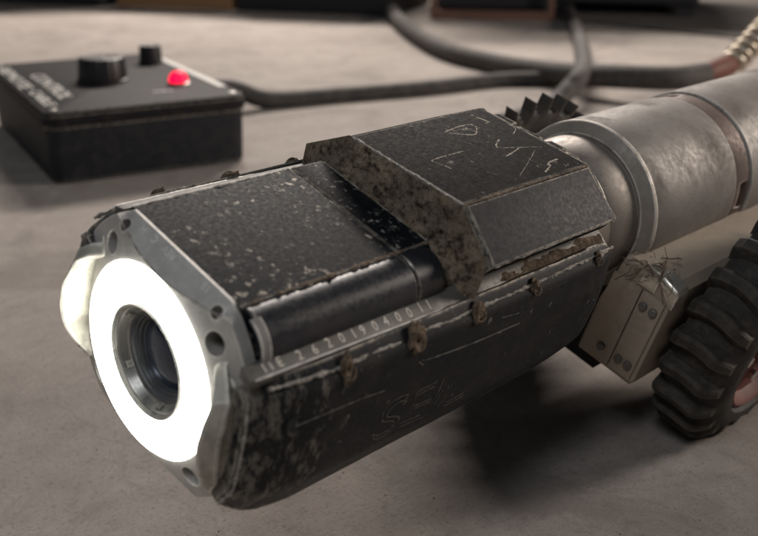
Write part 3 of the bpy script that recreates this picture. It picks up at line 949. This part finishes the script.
# axle housings, clamps, wheels
ch_ = MB(L)
ch_.box(282, 600, -35.8, 35.8, -94, -24)  # added black box that stops light passing under the body
ch_.build('belly_light_block', 'hole_black', crawler, 30)
for sg in (-1, 1):
    a0, a1 = 36.0, 71.0
    h = MB(L)
    secx = lambda x, k: [(x, sg * a0, -66 + k), (x, sg * (a1 - 2), -66 + k), (x, sg * a1, -63 + k), (x, sg * a1, -7 - k), (x, sg * (a1 - 4), -2.5 - k), (x, sg * 56, -1.0 - k), (x, sg * 40, -3 - k), (x, sg * a0, -30 - k)]
    h.loft([secx(250, 2), secx(252, 0), secx(420, 0), secx(422, 2)], True, (True, True))
    ho = h.build('axle_housing', 'tan_housing', crawler, 30)
    c = MB(L)
    c.loft([[(x, sg * 62, b_), (x, sg * 71.8, b_ - 3.0), (x, sg * 73.0, b_ - 6), (x, sg * 73.0, -14), (x, sg * 71.2, -14), (x, sg * 62, -4)] for x, b_ in ((248.2, -2.5), (249.2, -.6), (258.2, .2), (259.0, -.8))], True, (True, True))
    c.build('clamp', 'bright_steel', ho, 30, bevel=.5)
    c = MB(L)
    c.loft([[(x, sg * 52, b_), (x, sg * 61.2, b_ - .8), (x, sg * 61.2, -12), (x, sg * 52, -12)] for x, b_ in ((249.2, -2.4), (250, -.2), (256.6, .3), (257.4, -.8))], True, (True, True))
    c.build('clamp', 'bright_steel', ho, 30, bevel=.4)
    for b0, b1 in ((38.0, 55.2), (55.8, 69.0)):
        j = MB(L)
        j.box(247.9, 249.9, min(sg * b0, sg * b1), max(sg * b0, sg * b1), -62, -13)
        j.build('front_panel', 'tan_housing', ho, 30, bevel=.5)
    for ba, bb_ in ((59.5, -20), (65.5, -20), (59.5, -54), (65.5, -54), (48.5, -54)):
        j = MB(L)
        j.lathe_x([(248.1, 2.3), (246.6, 2.3), (246.1, 1.8), (246.1, .1)], sg * ba, bb_, 12)
        j.build('panel_bolt', 'strip_steel', ho, 30)
    if sg < 0:
        fb = MB(L)
        rnd = random.Random(5)
        for k in range(46):
            p = Vector((rnd.uniform(244, 262), -rnd.uniform(44, 63), rnd.uniform(-7, 2)))
            d = Vector((rnd.uniform(-1, 1), rnd.uniform(-1, 1), rnd.uniform(-.7, .9))).normalized()
            pts = [p]
            for s_ in range(rnd.randint(5, 10)):
                d = (d + Vector((rnd.uniform(-1, 1), rnd.uniform(-1, 1), rnd.uniform(-.9, .8))) * .38).normalized()
                pts.append(pts[-1] + d * 1.3)
            fb.tube(pts, rnd.choice((.14, .18, .25, .38)), 5)
        fb.build('root_tangle', 'root_fibre', ho, 60)
    # wheel
    wx, wb = (333.0, -36.0) if sg < 0 else (319.0, -65.0)
    t = MB(L)
    Y = (lambda y: -y) if sg < 0 else (lambda y: 74 + (y - 74) * .28)
    t.lathe_y([(Y(74), 40), (Y(74), 60), (Y(75.5), 66), (Y(80), 68.6), (Y(90), 69.4), (Y(99), 68.4), (Y(105), 64), (Y(108.5), 56), (Y(108.5), 50), (Y(106), 48.5), (Y(103), 48)], wx, wb, 96)
    wo = t.build('wheel', 'rubber', crawler, 40)
    hb = MB(L)
    hb.lathe_y([(Y(76), 10), (Y(104), 48.2), (Y(106.5), 48.0), (Y(107.2), 46.2), (Y(106.0), 44.6), (Y(101), 41.5), (Y(100), 34), (Y(101.5), 22), (Y(106), 20), (Y(107), 17), (Y(107), .1)], wx, wb, 72)
    ho2 = hb.build('hub', 'red_hub', wo, 30)
    for k in range(6):
        an = k * PI / 3 + .35
        bo2 = MB(L)
        bo2.lathe_y([(Y(100), 3.6), (Y(103.4), 3.6), (Y(104), 3.0), (Y(104), .1)], wx + 30 * math.cos(an), wb + 30 * math.sin(an), 6)
        bo2.build('hub_bolt', 'bright_steel', wo, 20)
    NL = 24 if sg < 0 else 30
    # one paddle lug, copied round the tread
    lm = MB()
    rings = []
    for k in range(9):
        q = k / 8
        y = Y(74.3 + q * 32.2 * (1 if sg < 0 else 1.0))
        shr = 1 - max(0, (q - .7) / .3) ** 2 * .35
        base = 66.5 - max(0, (q - .75) / .25) ** 2 * 7 - max(0, (.12 - q) / .12) * 1.5
        top = 75.2 - max(0, (q - .72) / .28) ** 2 * 9.0 - max(0, (.15 - q) / .15) ** 2 * 2.5
        tw = 3.6 * math.sin(q * PI) - 2.0 * q
        if sg > 0:      # far wheel: less worn, sharp teeth
            rings.append([(-6.4, y, base), (-2.6, y, base + 2.4), (.2, y, base + 5.5), (2.4, y, 79.0), (2.9, y, 78.4), (2.2, y, base + 3.5), (3.0, y, base)])
            continue
        rings.append([(tw - 7.4 * shr, y, base), (tw - 5.0 * shr, y, top - 2.2), (tw - 3.6 * shr, y, top - .5), (tw + 1.6 * shr, y, top), (tw + 2.9 * shr, y, top - 1.4), (tw + 3.2 * shr, y, base + (top - base) * .4), (tw + 4.6 * shr, y, base)])
    lm.loft(rings, True, (True, True))
    first = lm.build('tread_lug', 'rubber', wo, 24)
    lx = L(wx, 0, wb)
    for k in range(NL):
        o = first if k == 0 else first.copy()
        if k:
            COL.objects.link(o)
            o.parent = wo
        o.location = (lx[0], GZ * SN * S, lx[2])
        o.rotation_euler = (0, 2 * PI * k / NL + .06, 0)

# ------------------------------------------------------------------ hand control box
bx_yaw = math.atan2(-0.275, 0.9615)
box = empty('control_box', (294 * S, 650 * S, 0), (0, 0, bx_yaw))
tag(box, 'black plastic control box with two knobs and a glowing red lamp on its lid', 'control box')
def rrect(w0, w1, d0, d1, r, z, n=6):
    out = []
    for cx, cy, a0 in ((w1 - r, d0 + r, -PI / 2), (w1 - r, d1 - r, 0), (w0 + r, d1 - r, PI / 2), (w0 + r, d0 + r, PI)):
        for k in range(n + 1):
            an = a0 + k * PI / 2 / n
            out.append((cx + r * math.cos(an), cy + r * math.sin(an), z))
    return out
W_, D_ = 216, 335
q = MB()
q.loft([rrect(6, W_ - 6, 6, D_ - 6, 12, 0), rrect(3, W_ - 3, 3, D_ - 3, 14, 3), rrect(1.5, W_ - 1.5, 1.5, D_ - 1.5, 14, 58)], True, (True, True))
q.build('case', 'case_plastic', box, 40)
q = MB()
q.loft([rrect(0, W_, 0, D_, 15, 59), rrect(-1, W_ + 1, -1, D_ + 1, 15, 61), rrect(-1, W_ + 1, -1, D_ + 1, 15, 71), rrect(1.5, W_ - 1.5, 1.5, D_ - 1.5, 14, 75), rrect(4, W_ - 4, 4, D_ - 4, 12, 76)], True, (True, True))
lid = q.build('lid', 'lid_plastic', box, 30)
for cx, cy in ((12, 14), (204, 14), (12, 320), (204, 320)):
    q = MB()
    q.lathe_z([(75.8, 4.2), (76.6, 4.0), (76.9, 2.5), (76.9, .1)], cx, cy, 20)
    q.build('lid_screw', 'screw_metal', lid)
def knob(cx, cy, r, h, nm='knob'):
    q = MB()
    q.lathe_z([(76.0, r * 1.05), (78, r * 1.05), (79, r * .98), (76 + h - 3, r * .93), (76 + h - .8, r * .90), (76 + h, r * .84), (76 + h + .1, r * .8)], cx, cy, 96, (True, False), .015, 24)
    k = q.build(nm, 'knob_plastic', box, 30)
    q = MB()
    q.lathe_z([(76 + h - .5, r * .81), (76 + h + .4, r * .79), (76 + h + .2, r * .72), (76 + h + .1, .1)], cx, cy, 48)
    q.build('knob_cap', 'knob_cap', k, 30)
    q = MB()
    q.box(cx - .9, cx + .9, cy - r * .9, cy - r * .3, 76 + h + .2, 76 + h + .9)
    q.build('pointer', 'label_white', k, 0)
    return k
knob(100, 157, 28, 27)
knob(186, 252, 14.5, 22)
q = MB()
q.lathe_z([(76, 13.5), (78.5, 13.2), (79.2, 11.8), (79.2, 10.8)], 168, 88, 32)
q.build('lamp_bezel', 'screw_metal', box, 30)
q = MB()
q.lathe_z([(77, 11.2), (82, 11.0), (86, 9.8), (89, 7.5), (91, 4), (91.6, .1)], 168, 88, 32)
q.build('indicator_lamp', 'red_lens', box, 60)
q = MB()
q.loft([[(203, 52, z), (212, 52, z), (212, 300, z), (203, 300, z)] for z in (76.0, 76.3)], True, (True, True))
q.build('label_strip', 'label_white', box, 0)
# lid lettering runs along the left edge, tops towards the middle
q = MB()
for txt, u, v0, sz in (('CONTROL', 31, 232, 40), ('REMOTE', 5, 300, 36), ('CABLE', 9, 126, 30)):
    v2, f2 = text_mesh(txt, sz * .62, 0.1)
    mx = max(p[0] for p in v2)
    ln = {'CONTROL': 165, 'REMOTE': 155, 'CABLE': 92}[txt]
    q.add([(u + p[1] * .95, v0 - p[0] / mx * ln, 76.2 + p[2]) for p in v2], f2)
q.build('lid_lettering', 'label_white', lid, smooth=0, fix=False)
q = MB()
q.add([(p[0] + 128, 52 + p[1], 76.2 + p[2]) for p in text_mesh('ON', 14, .1)[0]], text_mesh('ON', 14, .1)[1])
q.build('lid_lettering', 'label_white', lid, smooth=0, fix=False)
q = MB()
rings = [[(W_ + x, 262 + r * math.cos(k * PI / 12), 34 + r * math.sin(k * PI / 12)) for k in range(24)] for x, r in ((-3, 15), (9, 15), (10, 13), (24, 11), (34, 9.5), (34, 5))]
q.loft(rings)
q.build('cable_gland', 'knob_plastic', box, 30)

# ------------------------------------------------------------------ cables on the floor
def cable(name, pts, r, mat, label, cat='cable', n=10):
    o0 = Vector(pts[0])
    root = empty(name, (o0.x * S, o0.y * S, 0))
    c = MB(lambda x, y, z: ((x - o0.x) * S, (y - o0.y) * S, z * S))
    c.tube(smooth_path(pts, n), r, 16)
    c.build('jacket', mat, root, 60)
    tag(root, label, cat)
    return root, o0
e1 = Vector((.9615, -.275, 0)); e2 = Vector((.275, .9615, 0))
gp = Vector((294, 650, 0)) + e1 * (W_ + 32) + e2 * 262
cable('control_cable', [(gp.x, gp.y, 34), (gp.x + 50, gp.y - 12, 30), (700, 800, 12), (800, 768, 8), (930, 716, 8), (1060, 680, 8), (1125, 612, 11), (1170, 585, 12)], 12.5, 'cable_rubber', 'thin black cable running from the control box across the floor')
tail, o0 = cable('supply_hose', [(2150, 2150, 14), (1800, 1680, 14), (1446, 1268, 14), (1215, 945, 14), (1150, 765, 14), (1110, 610, 22), (1085, 500, 34), (1110, 420, 38), (1160, 395, 40)], 17, 'hose_grey', 'grey supply hose ending in a red sleeve and brass coil spring behind the steel tube', 'hose')
cable('crossing_hose', [(2468, 1571, 11), (2108, 1299, 11), (1790, 1056, 11), (1507, 843, 14), (1239, 653, 26), (1039, 522, 40), (990, 508, 26), (955, 505, 12), (890, 488, 10), (807, 481, 10)], 13.5, 'hose_grey', 'grey hose coming straight down from the top, crossing over the other two', 'hose')
tf = lambda x, y, z: ((x - o0.x) * S, (y - o0.y) * S, z * S)
P0, P1 = Vector((1155, 397, 40)), Vector((1215, 385, 50))
q = MB(tf)
q.tube([P0, P0.lerp(P1, .2), P0.lerp(P1, .9), P1], [13, 16, 16, 13], 20)
q.build('red_sleeve', 'sleeve_red', tail, 40)
P2 = Vector((1400, 360, 165))
d = (P2 - P1)
ax = d.normalized(); n1 = ax.orthogonal().normalized(); n2 = ax.cross(n1)
q = MB(tf)
q.tube([P1 + d * (k / 240) + (n1 * math.cos(k * .38) + n2 * math.sin(k * .38)) * 15 for k in range(241)], 5.2, 8)
q.build('coil_spring', 'brass', tail, 60)
q = MB(tf)
q.tube([P1, P2, P2 + Vector((60, -20, 20))], 9, 12)
q.build('core', 'cable_rubber', tail, 60)

# ------------------------------------------------------------------ things at the far edge of the floor
def oriented(name, p0, p1, label, cat):
    ang = math.atan2(p1[1] - p0[1], p1[0] - p0[0])
    r = empty(name, (p0[0] * S, p0[1] * S, 0), (0, 0, ang))
    tag(r, label, cat)
    return r, math.hypot(p1[0] - p0[0], p1[1] - p0[1])
r, ln = oriented('storage_cabinet', (1618, 1335), (1790, 1105), 'dark cabinet on a brown base frame at the back of the floor', 'cabinet')
q = MB(); q.box(12, ln - 12, 40, 420, 22, 620); q.build('carcass', 'dark_panel', r, 0, bevel=4)
q = MB(); q.box(0, ln, 0, 24, 0, 20); q.box(0, 24, 24, 440, 0, 20); q.box(ln - 24, ln, 24, 440, 0, 20); q.build('base_frame', 'brown_frame', r, 0)
q = MB(); q.box(0, 14, 2, 18, 20.2, 600); q.build('post', 'brown_frame', r, 0)
q = MB(); q.box(ln - 14, ln, 2, 18, 20.2, 600); q.build('post', 'brown_frame', r, 0)
r, ln = oriented('black_crate', (1400, 1790), (1585, 1420), 'black crate standing left of the brown framed cabinet', 'crate')
q = MB(); q.box(0, ln, 0, 320, 0, 300); q.build('shell', 'dark_panel', r, 0, bevel=6)
q = MB(); q.box(-5, ln + 5, -5, 325, 300.3, 322); q.build('lid', 'case_plastic', r, 0, bevel=4)
r, ln = oriented('wooden_crate', (1235, 2075), (1390, 1800), 'blurred orange brown wooden crate behind the small knob', 'crate')
for k in range(4):
    q = MB(); q.box(0, ln, 0, 18, k * 62 + 2, k * 62 + 58); q.build('plank', 'orange_wood', r, 0, bevel=2)
q = MB(); q.box(0, 18, 18.3, 300, 2, 244); q.build('side_board', 'orange_wood', r, 0)
q = MB(); q.box(ln - 18, ln, 18.3, 300, 2, 244); q.build('side_board', 'orange_wood', r, 0)
q = MB(); q.box(18.3, ln - 18.3, 282, 300, 2, 244); q.build('back_board', 'orange_wood', r, 0)
r, ln = oriented('black_bin', (940, 2600), (1215, 2090), 'black bin at the top left edge behind the control box', 'bin')
q = MB(); q.loft([rrect(10, ln - 10, 10, 350, 30, 0), rrect(0, ln, 0, 360, 34, 400)], True, (True, False)); q.build('tub', 'dark_panel', r, 40)
q = MB(); q.loft([rrect(-8, ln + 8, -8, 368, 38, 400.5), rrect(-8, ln + 8, -8, 368, 38, 418), rrect(4, ln - 4, 4, 356, 30, 424)], True, (True, True)); q.build('bin_lid', 'case_plastic', r, 40)
r, ln = oriented('machine_base', (1830, 1150), (2010, 860), 'dark machine base at the top edge beside the brown framed cabinet', 'machine')
q = MB(); q.box(0, ln, 60, 460, 30, 500); q.build('housing', 'dark_panel', r, 0, bevel=5)
for x0, y0 in ((10, 70), (ln - 50, 70), (10, 410), (ln - 50, 410)):
    q = MB(); q.box(x0, x0 + 40, y0, y0 + 40, 0, 29.7); q.build('foot', 'dark_panel', r, 0)

bpy.context.view_layer.update()
